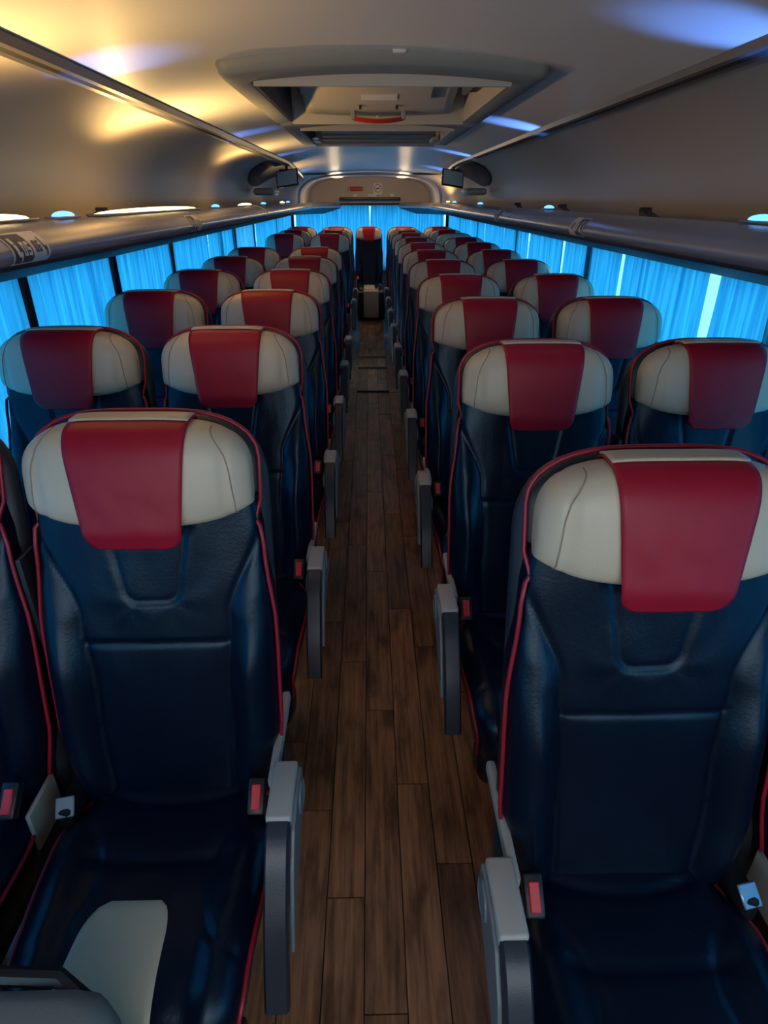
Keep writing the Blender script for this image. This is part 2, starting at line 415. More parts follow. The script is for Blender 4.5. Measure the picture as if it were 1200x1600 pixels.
# ------------------------------------------------------------------ curtains
ORD = ['nearest the camera', 'second from the camera', 'third from the camera', 'fourth from the camera', 'fifth from the camera', 'sixth from the camera', 'seventh from the camera', 'eighth from the camera', 'ninth from the camera', 'tenth from the camera', 'eleventh from the camera', 'twelfth from the camera', 'thirteenth from the camera']
def curtain(p, q, z0, z1, seed, label, inward, group):
    # p, q: (x,y) ends
    rnd = random.Random(seed)
    P = Vector((p[0], p[1])); Q = Vector((q[0], q[1])); L = (Q-P).length; d = (Q-P)/L; nrm = Vector(inward)
    n = int(L/.007); ph = 0; rows_off = []
    freq = [rnd.uniform(.045, .085) for _ in range(60)]
    acc = []; s = 0
    for i in range(n+1):
        u = i/n*L
        a = .0085*math.sin(2*PI*u/.062+rnd_phase(seed, u)*5)+.005*math.sin(2*PI*u/.023+2.1*rnd_phase(seed+5, u))
        acc.append(a)
    zs = [z0+(z1-z0)*k/6 for k in range(7)]
    mb = MB(); rows = []
    for z in zs:
        k = (z-z0)/(z1-z0)
        row = []
        for i in range(n+1):
            u = i/n*L
            b = acc[i]*(1.0-.45*k)+.004*math.sin(u*31+z*4+seed)
            e = P+d*(u+.006*math.sin(z*7+u*9+seed))+nrm*b
            row.append((e.x, e.y, z))
        rows.append(row)
    mb.grid(rows)
    o = centred(mb, 'curtain', 'curtain', ang=180)
    tag(o, label, 'curtain', group)
def rnd_phase(seed, u): return noise.noise(Vector((u*5.0, seed*1.37, 0)))
for side, lst, word in ((-1, LP, 'left'), (1, RP, 'right')):
    k = 0
    for i, (a, b) in enumerate(zip(lst, lst[1:])):
        if b < .3: continue
        if i == 0: pass
        g0 = .012 if side < 0 else .027
        if side < 0 and abs(a-5.75) < .01: a, b = 5.79, 6.9
        z0 = .60
        vis = k
        curtain((side*1.181, a+g0), (side*1.181, b-g0), z0, 1.384, i*3+side*11+40,
                'blue pleated window curtain on the %s side, %s' % (word, ORD[k]), (-side, 0), 'blue curtains on the %s windows' % word)
        k += 1
curtain((-1.10, 10.12), (-.006, 10.12), .60, 1.62, 91, 'left half of the blue pleated curtain across the rear window', (0, -1), 'rear window curtains')
curtain((.008, 10.12), (1.10, 10.12), .60, 1.62, 97, 'right half of the blue pleated curtain across the rear window', (0, -1), 'rear window curtains')

# ------------------------------------------------------------------ luggage racks
TP = [(.975, 1.518), (.93, 1.538), (.89, 1.545), (.85, 1.542), (.815, 1.532), (.790, 1.516), (.776, 1.497), (.777, 1.480), (.790, 1.468)]
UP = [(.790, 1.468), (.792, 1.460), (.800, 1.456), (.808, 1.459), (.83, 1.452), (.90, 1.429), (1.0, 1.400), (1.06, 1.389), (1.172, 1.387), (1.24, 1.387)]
SH = [(.975, 1.518), (1.0, 1.505), (1.06, 1.495), (1.12, 1.488), (1.20, 1.486)]
def rack(side):
    word = 'left' if side < 0 else 'right'
    root = thing('luggage_rack', 'long grey overhead luggage rack along the %s windows' % word, 'luggage rack', (side*1.0, 4.5, 1.40))
    def sweep(prof, ys, name, m):
        prof = [(p[0], 0, p[1]) for p in prof]; prof = fine(prof, 4)
        mb = MB(); rows = []
        for y in ys:
            k = max(0, y-9.0)/1.0
            rows.append([(side*(x-.36*k*k if y > 9 else x)-side*1.0, y-4.5, z-1.40) for x, _, z in prof])
        mb.grid(rows); return mb.obj(name, m, root)
    ys = [Y0+.2]+[i*.5 for i in range(0, 18)]+[9.0+i*.1 for i in range(11)]
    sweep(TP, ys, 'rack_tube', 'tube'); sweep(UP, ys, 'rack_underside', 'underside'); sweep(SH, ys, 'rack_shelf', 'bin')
    joints = [3.85, 6.1, 7.4, 8.6] if side > 0 else [5.15, 6.9, 8.3]
    for yj in joints:
        mb = MB(); prof = fine([(p[0], 0, p[1]) for p in TP[1:]], 4)
        c = Vector((.88, 0, 1.485))
        rows = []
        for dy, o_ in ((-.014, 0), (-.012, .0025), (.012, .0025), (.014, 0)):
            r = []
            for x, _, z in prof:
                d = (Vector((x, 0, z))-c).normalized()
                r.append((side*(x+d.x*o_)-side*1.0, yj-4.5+dy, z+d.z*o_-1.40))
            rows.append(r)
        mb.grid(rows); mb.obj('joint_collar', 'tube', root)
        if yj == joints[0] and side > 0: pass
    return root
RL = rack(-1); RR = rack(1)

# printed seat number labels wrapped on the tube
def tube_pt(side, q, y, off=.0015):
    prof = fine([(p[0], 0, p[1]) for p in TP], 8)
    n = len(prof)-1; i = min(n-1, int(q*n)); f = q*n-i
    a, b = Vector(prof[i]), Vector(prof[i+1]); p = a.lerp(b, f); t = (b-a).normalized(); nn = Vector((-t.z, 0, t.x))
    if nn.dot(p-Vector((.88, 0, 1.485))) < 0: nn = -nn
    p = p+nn*off
    return (side*p.x, y, p.z)
DIG = {'0': ['111', '101', '101', '101', '111'], '5': ['111', '100', '111', '001', '111'], '6': ['111', '100', '111', '101', '111']}
def patch(mb, side, q0, q1, y0, y1, off, n=6):
    rows = [[tube_pt(side, q0+(q1-q0)*i/n, y, off) for i in range(n+1)] for y in (y0, y1)]
    mb.grid(rows)
def seat_label(side, y, L=.15, label='', digits=True):
    # reads left to right for someone standing in the aisle facing that side; q grows downward on the tube
    q0, q1 = .52, .97
    root = thing('number_label', label, 'label', (side*.78, y, 1.50), 'seat number labels on the racks')
    sgn = 1 if side < 0 else -1
    def yy(t): return y+sgn*t*L      # t 0..1 left to right
    def piece(name, m, rects, off):
        mb = MB()
        for t0, t1, a, b in rects: patch(mb, side, q0+(q1-q0)*a, q0+(q1-q0)*b, yy(t0), yy(t1), off)
        mb.v = [(v[0]-side*.78, v[1]-y, v[2]-1.50) for v in mb.v]
        o = mb.obj(name, m, root)
        if name in ('label_marks', 'label_figure'): o['kind'] = 'stuff'
        return o
    piece('label_backing', 'white', [(0, 1, 0, 1)], .0015)
    flip = side > 0
    dk = (.04, .52) if not flip else (.48, .96)
    lt = (.56, .96) if not flip else (.04, .44)
    piece('label_dark_half', 'label_dark', [(dk[0], dk[1], .06, .92)], .0022)
    def text(st, t0, t1, a0, a1):
        R = []; n = len(st); cw = (t1-t0)/(n*4-1)
        for i, ch in enumerate(st):
            for r_, row in enumerate(DIG[ch]):
                for c_, k in enumerate(row):
                    if k == '1':
                        x = t0+(i*4+c_)*cw; R.append((x, x+cw*1.02, a0+(a1-a0)*r_/5, a0+(a1-a0)*(r_+1.05)/5))
        return R
    # pictograms: a seated person (dark half) and a slim figure (pale half)
    a = dk[0]; w = dk[1]-dk[0]; b = lt[0]; w2 = lt[1]-lt[0]
    if not flip:
        per = [(a+w*.10, a+w*.26, .18, .34), (a+w*.12, a+w*.26, .36, .62), (a+w*.16, a+w*.38, .56, .70), (a+w*.30, a+w*.38, .66, .86)]
        piece('label_marks', 'white', per+(text('05', a+w*.48, a+w*.90, .30, .68) if digits else [(a+w*.5, a+w*.62, .3, .7), (a+w*.7, a+w*.85, .3, .7)]), .0030)
        piece('label_figure', 'label_dark', (text('06', b+w2*.08, b+w2*.50, .30, .62) if digits else [(b+w2*.1, b+w2*.22, .3, .62), (b+w2*.34, b+w2*.46, .3, .62)])+[(b+w2*.66, b+w2*.72, .20, .50), (b+w2*.72, b+w2*.90, .46, .60), (b+w2*.80, b+w2*.88, .58, .80)], .0030)
    else:
        piece('label_marks', 'white', [(a+w*.12, a+w*.30, .3, .66), (a+w*.62, a+w*.78, .18, .34), (a+w*.60, a+w*.74, .36, .62), (a+w*.64, a+w*.86, .56, .70), (a+w*.78, a+w*.86, .66, .86)], .0030)
        piece('label_figure', 'label_dark', [(b+w2*.2, b+w2*.3, .25, .6), (b+w2*.5, b+w2*.66, .3, .62), (b+w2*.74, b+w2*.8, .3, .62)], .0030)
seat_label(-1, 1.43, .17, 'large seat number label reading 05 and 06 on the left rack, nearest the camera')
seat_label(-1, 2.93, .17, 'small seat number label on the left rack below the warm light', False)
seat_label(1, 2.66, .17, 'seat number label on the right rack, nearest the camera', False)
seat_label(1, 4.30, .17, 'seat number label on the right rack, just beyond the blue light', False)

# uplights on top of the rack tubes (lens + the light it gives)
def uplight(side, y, kind, power, label, L=.10):
    x = side*.895; z = 1.549
    root = thing('uplight', label, 'light', (x, y, z-.002), '%s uplights on the racks' % kind)
    mb = MB().box(-.022, .022, -L/2-.012, L/2+.012, 0, .006, .002, 1); mb.obj('lamp_base', 'tube', root)
    mb = MB(); rings = []
    for k in range(5):
        a = k/4*PI/2; r = math.cos(a)*.985+.015
        rings.append([(.021*r*math.cos(t), (L/2)*r*math.sin(t), .006+.013*math.sin(a)) for t in [2*PI*i/16 for i in range(16)]])
    mb.loft(rings); mb.obj('lamp_lens', kind+'_lamp', root)
    ld = bpy.data.lights.new('uplight_lamp', 'SPOT'); lo = bpy.data.objects.new('uplight_lamp', ld); C.objects.link(lo); lo.parent = root
    ld.energy = power; ld.shadow_soft_size = .02
    lo.location = (0, 0, .035)
    if kind == 'blue':
        ld.color = (.10, .28, 1.0); ld.spot_size = math.radians(48); ld.spot_blend = .8
        d = Vector((-side*.55, 0, 1))
    else:
        ld.color = (1, .62, .22); ld.spot_size = math.radians(150); ld.spot_blend = 1.0
        d = Vector((-side*.55, 0, 1))
    lo.rotation_euler = d.to_track_quat('-Z', 'Y').to_euler()
UW = 'warm yellow uplight on top of the %s rack, %s'; UB = 'blue uplight on top of the %s rack, %s'
for i, (y, p, L) in enumerate(((1.56, 22.0, .44), (2.85, 36.0, 1.3), (4.9, 22.0, .5), (7.0, 10, .2), (9.0, 4, .1))):
    uplight(-1, y, 'warm', p, UW % ('left', ORD[i]), L)
for i, (y, p) in enumerate(((1.98, 14.0), (3.95, 10.0), (5.75, 8), (7.5, 7.0))):
    uplight(-1, y, 'blue', p, UB % ('left', ORD[i]), .12)
for i, (y, p) in enumerate(((7.9, 5), (9.15, 2), (9.5, 1.5))):
    uplight(1, y, 'warm', p, UW % ('right', ORD[i]), .12)
for i, (y, p) in enumerate(((1.55, 14.0), (3.45, 26.0), (5.6, 22.0), (7.3, 12))):
    uplight(1, y, 'blue', p, UB % ('right', ORD[i]), .12)
# two warm ceiling lamps at the rear
for sx, w in ((-1, 'left'), (1, 'right')):
    root = thing('ceiling_lamp', 'oval warm ceiling lamp at the rear, %s of the two' % w, 'ceiling light', (sx*.42, 8.85, rz(.42, 9)), 'rear ceiling lamps')
    mb = MB(); rings = []
    for r, h in ((1.12, 0), (1.10, -.010), (1.0, -.012)):
        rings.append([(.085*r*math.cos(t), .16*r*math.sin(t), h) for t in [2*PI*i/24 for i in range(24)]])
    mb.grid(rings, True); mb.obj('lamp_rim', 'cap', root)
    mb = MB(); rings = []
    for r, h in ((1.0, -.008), (.8, -.016), (.4, -.02), (.02, -.021)):
        rings.append([(.085*r*math.cos(t), .16*r*math.sin(t), h) for t in [2*PI*i/24 for i in range(24)]])
    mb.loft(rings); mb.obj('lamp_lens', 'warm_lamp', root)
    ld = bpy.data.lights.new('ceiling_lamp_light', 'POINT'); lo = bpy.data.objects.new('ceiling_lamp_light', ld); C.objects.link(lo); lo.parent = root
    ld.energy = 5.0; ld.color = (1, .70, .36); ld.shadow_soft_size = .06; lo.location = (0, 0, -.10)

# hooks / brackets standing in the racks
for side, y, i in ((1, 2.5, 0), (1, 3.6, 1), (1, 4.7, 2), (-1, 2.55, 0)):
    lab = 'dark wedge shaped bracket in the %s rack%s' % ('right' if side > 0 else 'left', '' if side < 0 else ', '+ORD[i])
    mb = MB(); mb.prism([(-.26, 0), (.02, .0), (.035, .035), (.022, .048), (.005, .034), (-.10, .014)], -.018, .018)
    mb.tube([(-.022, .022, .040), (.022, .022, .040)], .008, 8)
    o = mb.obj('rack_bracket', 'shell', loc=(side*1.01, y, 1.520)); tag(o, lab, 'bracket', 'brackets in the racks')

# ------------------------------------------------------------------ roof hatches
def hatch(y0, y1, label, first):
    zb = .036
    root = thing('roof_hatch', label, 'roof hatch', (HX, (y0+y1)/2, 1.93))
    oy = (y0+y1)/2
    def L(p): return (p[0], p[1]-oy, p[2]-1.93)
    # frame: loop of cross sections around the opening
    ox, ix = .485, .395
    mb = MB()
    def ringpts(hx, ya, yb, dz, r=.05):
        pts = []
        def cz(x, y): return 1.975-.085*(x/.8)**2+dz
        n = 14
        c = [(hx-r, ya+r, -PI/2), (hx-r, yb-r, 0), (-hx+r, yb-r, PI/2), (-hx+r, ya+r, PI)]
        corners = []
        for cx_, cy_, a0 in c:
            corners.append([(cx_+r*math.cos(a0+PI/2*k/4), cy_+r*math.sin(a0+PI/2*k/4)) for k in range(5)])
        out = []
        for q in range(4):
            out += corners[q]
            a = corners[q][-1]; b = corners[(q+1) % 4][0]
            for k in range(1, n): out.append((a[0]+(b[0]-a[0])*k/n, a[1]+(b[1]-a[1])*k/n))
        return [L((x, y, cz(x, y))) for x, y in out]
    fr = [ringpts(ox, y0-.10, y1+.10, .004, .03), ringpts(ox+.002, y0-.10, y1+.10, -.004, .03), ringpts(ox-.006, y0-.09, y1+.09, -.030, .03), ringpts(ox-.014, y0-.08, y1+.08, -.036, .03),
          ringpts(ix+.012, y0-.012, y1+.012, -.044, .03), ringpts(ix+.004, y0-.004, y1+.004, -.040, .03), ringpts(ix, y0, y1, -.03, .03), ringpts(ix, y0, y1, .012, .03)]
    mb.grid(fr, True); mb.obj('hatch_frame', 'hatch', root)
    top = 2.13
    # well walls
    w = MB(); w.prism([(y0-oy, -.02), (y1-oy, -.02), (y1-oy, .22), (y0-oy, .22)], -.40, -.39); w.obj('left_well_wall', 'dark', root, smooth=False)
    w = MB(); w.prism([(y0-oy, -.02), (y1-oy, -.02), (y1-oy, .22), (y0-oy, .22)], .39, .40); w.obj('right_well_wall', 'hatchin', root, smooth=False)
    MB().box(-.39, .39, y1-oy-.005, y1-oy+.01, -.03, .2).obj('end_well_wall', 'hatchin', root, smooth=False); MB().box(-.39, .39, y0-oy-.01, y0-oy+.005, -.03, .2).obj('end_well_wall', 'hatchin', root, smooth=False)
    # sloping lid
    def lz(t): return (.235-.222*t) if first else (.12-.07*t)
    def ly(t): return (y0-oy)+.02+(y1-y0-.03)*t
    m2 = MB(); rows = []
    for i in range(13):
        t = i/12; z = lz(t)
        rows.append([(x, ly(t), z-.012*math.cos(x/.36*PI/2)*(1 if first else .3)) for x in [-.325+.65*k/16 for k in range(17)]])
    m2.grid(rows)
    sol = m2.obj('hatch_lid', 'hatchin' if first else 'hatch', root); md = sol.modifiers.new('s', 'SOLIDIFY'); md.thickness = .01; md.offset = 1
    if first:
        def lid(x, t, o=0): return (x, ly(t), lz(t)-.012*math.cos(min(1, abs(x)/.36)*PI/2)-o)
        def plate(name, m, xa, xb, ta, tb, o, curved=0, n=10):
            mb = MB(); top_, bot = [], []
            for k in range(n+1):
                x = xa+(xb-xa)*k/n; u = (2*k/n-1)
                ta_ = ta+curved*u*u
                top_.append(lid(x, ta_, o)); bot.append(lid(x, tb, o))
            base_t = [(p[0], p[1], p[2]+o+.002) for p in top_]; base_b = [(p[0], p[1], p[2]+o+.002) for p in bot]
            mb.grid([base_t, top_, bot, base_b]); return mb.obj(name, m, sol, smooth=False)
        plate('raised_panel', 'hatchin', -.215, .215, .50, .80, .022, .06)
        plate('instruction_strip', 'white', -.075, .075, .70, .75, .026)
        plate('lid_fold', 'hatchin', -.325, -.20, .62, .78, .006)
        for x in (-.21, .21): centred(MB().tube([(x, ly(.80), lz(.8)-.02), (x, ly(.80), lz(.8)-.012)], .006, 10), 'screw', 'dark', sol)
        for x in (-.08, .08): centred(MB().tube([(x, ly(.88), lz(.88)-.026), (x, ly(.88), lz(.88)-.010)], .006, 10), 'screw', 'dark', sol)
        # red handle: curved bar
        for nm, t, w_, zz in (('emergency_handle', .955, .115, 0), ('emergency_handle', .10, .14, 0)):
            path = []
            for k in range(13):
                u = 2*k/12-1; path.append((u*w_, ly(t)-.02*(1-u*u), lz(t)-.034-.014*(1-u*u)))
            h = MB(); rows = []
            for p in path: rows.append([(p[0], p[1]-.012, p[2]+.008), (p[0], p[1]-.016, p[2]-.002), (p[0], p[1]-.004, p[2]-.009), (p[0], p[1]+.014, p[2]-.004), (p[0], p[1]+.012, p[2]+.008)])
            h.loft(rows); hh = centred(h, nm, 'redplastic', root)
            for q in (-w_-.008, w_-.012): centred(MB().box(q, q+.020, ly(t)-.02, ly(t)+.012, lz(t)-.04, lz(t)-.004, .003, 1), 'handle_mount', 'hatch', root)
        centred(MB().tube([(0, ly(.99), -.045+.04), (0, ly(.99), -.03+.04)], .008, 10), 'stud', 'white', root)
        # strut seal on right
        centred(MB().box(.325, .345, (y0-oy)+.02, (y1-oy)-.42, .03, .21, .006), 'lid_seal', 'rail', root)
        centred(MB().box(.345, .385, (y0-oy)+.02, (y1-oy)-.42, .04, .21, .004), 'lid_slot', 'dark', root)
        # small bump on the near face of frame
        s_ = MB().box(-.02+.045, .02+.045, y0-oy-.11, y0-oy-.085, .035, .052, .006); centred(s_, 'hatch_stud', 'white', root)
    else:
        b = MB().box(-.34, .34, (y1-oy)-.06, (y1-oy)-.035, -.028, -.012, .005); centred(b, 'light_bar', 'cap', root)
        b = MB().box(-.385, -.345, (y1-oy)-.35, (y1-oy)-.10, -.02, .0, .005); centred(b, 'side_latch', 'steel', root)
        b = MB().box(.345, .385, (y1-oy)-.35, (y1-oy)-.10, -.02, .0, .005); centred(b, 'side_latch', 'cap', root)
        for k in range(6):
            yk = (y0-oy)+.12+k*.13
            b = MB().box(-.32, .32, yk, yk+.05, .035-.01*k, .045-.01*k, .003, 1); centred(b, 'grille_slat', 'hatch', root)
hatch(H1[2], H1[3], 'large grey framed roof hatch nearest the camera, with red emergency handle', True)
hatch(H2[2], H2[3], 'shallower grey framed roof vent behind the large hatch', False)

# ------------------------------------------------------------------ monitors and pods
for side, w in ((-1, 'left'), (1, 'right')):
    # dark recessed pod in the bin
    root = thing('monitor_pod', 'dark rounded recess panel above the %s rack holding a screen' % w, 'panel', (side*1.0, 6.6, 1.72), 'screen recesses')
    pts = []
    mb = MB(); rows = []
    for i in range(15):
        y = 6.1+i*.1
        k = math.sqrt(max(0, 1-((y-6.8)/.72)**2))
        P = fine(bin_prof(side, y), 4)
        sel = []
        for q in range(9):
            f = .55+.40*(q/8)*1.0
            f = .95-(.95-.40)*(q/8)*k
            idx = f*(len(P)-1); a = int(idx); fr_ = idx-a
            p = Vector(P[a]).lerp(Vector(P[min(a+1, len(P)-1)]), fr_)
            d = Vector((0-p.x, 0, 1.60-p.z)).normalized()
            sel.append(tuple(p+d*.012-Vector((side*1.0, 6.6, 1.72))))
        rows.append(sel)
    mb.grid(rows); mb.obj('pod_panel', 'pod', root)
    b = MB().box(-.10, .10, -.10, .30, -.10, -.04, .03, 3); b.obj('pod_ledge', 'bin', root)
    m = thing('screen', 'small flip-down screen hanging under the %s ceiling rail' % w, 'screen', (side*.80, 6.75, 1.865), 'flip-down screens')
    b = MB(); b.tube([(0, 0, .0), (0, .0, -.03)], .012, 10); b.tube([(-.07, 0, -.03), (.07, 0, -.03)], .008, 8); b.obj('hinge', 'shell', m)
    s = MB().box(-.11, .11, -.012, .012, -.15, 0, .006); so = s.obj('screen_housing', 'shell', m, loc=(0, 0, -.03)); so.rotation_euler = (math.radians(-18), math.radians(side*8), math.radians(side*12))
    g = MB().box(-.098, .098, -.014, -.0115, -.138, -.012); g.obj('screen_face', 'screen', so, smooth=False)

# rear bulkhead things: header, signs, hammer
hd = MB().box(-.44, .44, 9.90, 9.99, 1.562, 1.604, .008); tag(centred(hd, 'curtain_header', 'black'), 'dark header bar above the rear window curtain', 'curtain rail')
ns = thing('no_smoking_sign', 'square white no-smoking sign with red diagonal on the rear panel', 'sign', (.115, 9.988, 1.64))
centred(MB().box(-.062, .062, -.004, .004, 0, .145), 'sign_board', 'white', ns, smooth=False)
def ring(r0, r1, y, z0, n=28):
    mb = MB(); A = [2*PI*i/n for i in range(n+1)]
    mb.grid([[(r0*math.cos(a), y, z0+r0*math.sin(a)) for a in A], [(r1*math.cos(a), y, z0+r1*math.sin(a)) for a in A]]); return mb
r_ = ring(.044, .053, -.006, .078); r_.add([(-.036, -.0062, .046), (-.030, -.0062, .040), (.036, -.0062, .110), (.030, -.0062, .116)], [(0, 1, 2, 3)]); r_.obj('prohibition_ring', 'redplastic', ns, smooth=False)
MB().box(-.034, .02, -.0075, -.005, .072, .082).box(.022, .032, -.0075, -.005, .072, .082).obj('cigarette', 'dark', ns, smooth=False)
hm = thing('emergency_hammer', 'red emergency hammer in its holder on the rear panel', 'hammer', (-.20, 9.97, 1.665))
MB().box(-.11, .10, -.010, .012, .02, .075, .012).obj('hammer_holder', 'redplastic', hm)
MB().tube([(-.085, -.016, .0), (-.10, -.016, .07)], .010, 8).obj('hammer_head', 'steel', hm)
MB().tube([(-.09, -.018, .05), (.07, -.018, .055)], .009, 8).obj('hammer_handle', 'redplastic', hm)
for x0, x1, z0, w in ((-.245, -.185, 1.610, 'left'), (-.03, .095, 1.612, 'middle'), (.29, .35, 1.615, 'right')):
    tag(centred(MB().box(x0, x1, 9.986, 9.994, z0, z0+.034), 'small_sign', 'white', smooth=False), 'small blank-looking white strip sign above the rear curtain, %s one' % w, 'sign', 'strip signs above the rear curtain')
tag(centred(MB().box(-.165, -.13, 9.99, 9.996, 1.765, 1.80), 'small_plate', 'cap', smooth=False), 'tiny square pale plate above the red hammer', 'plate')

# ------------------------------------------------------------------ seats
ZT = 1.25
def lean(z): return (z-ZT)*.185
def pt(x, t, z): return (x, lean(z)-t, z)
def hr_col(u):
    w = .204
    au = min(1, abs(u))
    zt = 1.25-.088*(1-(1-au**3.5)**(1/2.1)) if au < 1 else 1.25-.088
    zb = 1.066+.022*au**4+.010*au**2
    T = .046*math.sqrt(max(0, 1-au**4.5))+.010
    T -= .0045*math.exp(-((au-.80)/.022)**2)
    tc = .030-.016*au**2
    return w, zt, zb, T, tc
def hr_pt(u, phi, off=0.0):
    w, zt, zb, T, tc = hr_col(u)
    zc, H = (zt+zb)/2, (zt-zb)/2
    c, s = math.cos(phi), math.sin(phi)
    e = 2/3.0
    t = tc+(T+off)*math.copysign(abs(c)**e, c); z = zc+(H+off)*math.copysign(abs(s)**(2/3.6), s)
    return pt(w*u, t, z)
def make_headrest(par):
    mb = MB(); U = [math.sin(PI/2*(2*i/44-1)) for i in range(45)]
    mb.loft([[hr_pt(u, 2*PI*k/40) for k in range(40)] for u in U])
    h = mb.obj('headrest', 'cream', par, ang=70)
    for sg in (-1, 1):
        P = []
        for k in range(22):
            ph = -PI*.46+k/21*PI*.96; uu = .87-.19*max(0, .3+.7*math.sin(ph))**2
            P.append(hr_pt(sg*uu, ph, .0004))
        MB().tube(P, .0013, 5).obj('stitched_seam', 'seam', h)
    return h
def cloth_grid(phi_list, off, wt, wb, z_lo, hang=True, n=20):
    rows = []
    if hang:
        zmid = 1.160
        zz = [z_lo+(zmid-z_lo)*(i/14)**1.3 for i in range(14)]
        for z in zz:
            k = (z-z_lo)
            hwid = wb+(wt-wb)*(z-z_lo)/.205
            rc = .028
            if k < rc: hwid -= rc*(1-math.sqrt(max(0, 1-((rc-k)/rc)**2)))*.9
            row = []
            for i in range(n+1):
                v = 2*i/n-1; x = hwid*v; u = x/.204
                w, zt, zb, T, tc = hr_col(u)
                curl = .012*sstep(1.08, 1.03, z)
                wav = .0015*noise.noise(Vector((x*30, z*22, 3)))
                row.append(pt(x, tc+T+off-curl+wav, z))
            rows.append(row)
    for ph in phi_list:
        row = []
        for i in range(n+1):
            v = 2*i/n-1; zz_ = hr_pt(0, ph, off)[2]; x = (wb+(wt-wb)*min(1, (zz_-1.04)/.205) if hang else wt)*v
            row.append(hr_pt(x/.204, ph, off))
        rows.append(row)
    return rows
def make_backrest(par):
    Z0, HH = .43, .67
    def hwf(s): return interp([(0, .180), (.07, .206), (.30, .226), (.62, .227), (.88, .212), (1, .204)], s)
    mb = MB(); NU, NV = 84, 104; rows = []
    for j in range(NV+1):
        s = j/NV; z = Z0+HH*s; hw = hwf(s); row = [pt(-hw*1.0, -.045, z), pt(-hw*1.008, -.02, z)]
        ub = interp([(0, .62), (.45, .585), (.66, .64), (.93, .98)], s)
        for i in range(NU+1):
            u = 2*i/NU-1; au = abs(u); x = hw*u
            edge = math.sqrt(max(0, 1-au**4))
            t = .028*edge
            bol = sstep(ub-.03, ub+.24, au)*interp([(0, .022), (.2, .062), (.5, .056), (.72, .026), (.92, .0)], s)
            t += bol*edge
            t += .006*math.cos(u*PI/2)*math.sin(PI*min(1, s*1.2))*(1 if au < ub else .5)
            d = (au-ub)*hw
            t -= .0055*math.exp(-(d/.006)**2)*sstep(.97, .85, s)
            if au < ub: t -= .0045*math.exp(-((s-.585)*HH/.005)**2)
            wx = .050+(.082-.050)*min(1, max(0, (s-.735)/.265)); zi = .908; r = .024
            qx, qz = abs(x)-wx+r, zi-z+r
            sd = math.hypot(max(qx, 0), max(qz, 0))+min(max(qx, qz), 0)-r
            t -= .0055*math.exp(-(sd/.0055)**2)
            if sd < 0: t -= .003*sstep(0, -.012, sd)
            t += .0018*noise.noise(Vector((x*14, z*10, 1.3)))+.0006*noise.noise(Vector((x*40, z*9, 8)))
            # radiating pull wrinkles beside the inset
            if s > .62 and au < ub and sd > 0:
                ang = math.atan2(z-zi, abs(x)-.04); t += .0006*math.sin(ang*5+1)*sstep(.0, .03, sd)*sstep(.13, .04, sd)*sstep(.62, .7, s)
            row.append(pt(x, t, z))
        row += [pt(hw*1.008, -.02, z), pt(hw*1.0, -.045, z)]
        rows.append(row)
    mb.grid(rows)
    return mb.obj('backrest', 'leather', par, ang=75)
def back_pipe(par):
    def hwf(s): return interp([(0, .180), (.07, .206), (.30, .226), (.62, .227), (.88, .212), (1, .204)], s)
    L = []
    for j in range(18):
        s = .02+j/17*.93; L.append((hwf(s)+.004, .008, .43+.65*s))
    L += [(.203, .002, 1.055), (.205, .0, 1.068)]
    for u in (1.0, .985, .96, .92, .86, .78, .68, .56, .42, .28, .14, 0):
        w, zt, zb, T, tc = hr_col(u)
        if u == 1.0: L.append((.2115, -.012, 1.09))
        L.append((w*u+.004*u**3+.002*(u > .9), -.026, zt+.002))
    full = [pt(-x, t, z) for x, t, z in L]+[pt(x, t, z) for x, t, z in L[-2::-1]]
    return MB().tube(full, .0042, 7).obj('backrest_piping', 'piping', par, ang=80)
def make_shell(par):
    mb = MB(); rings = []
    for i in range(27):
        u = math.sin(PI/2*(2*i/26-1)); au = abs(u)
        zt = 1.243-.14*(1-(1-au**3)**(1/2.4)) if au < 1 else 1.103
        zb = .36+.03*au**6
        T = .034*math.sqrt(max(0, 1-au**6))+.003; zc, H = (zt+zb)/2, (zt-zb)/2
        rings.append([pt(.224*u, -.052+T*math.copysign(abs(math.cos(p))**.5, math.cos(p)), zc+H*math.copysign(abs(math.sin(p))**.25, math.sin(p))) for p in [2*PI*k/36 for k in range(36)]])
    mb.loft(rings); return mb.obj('back_shell', 'shell', par, ang=70)

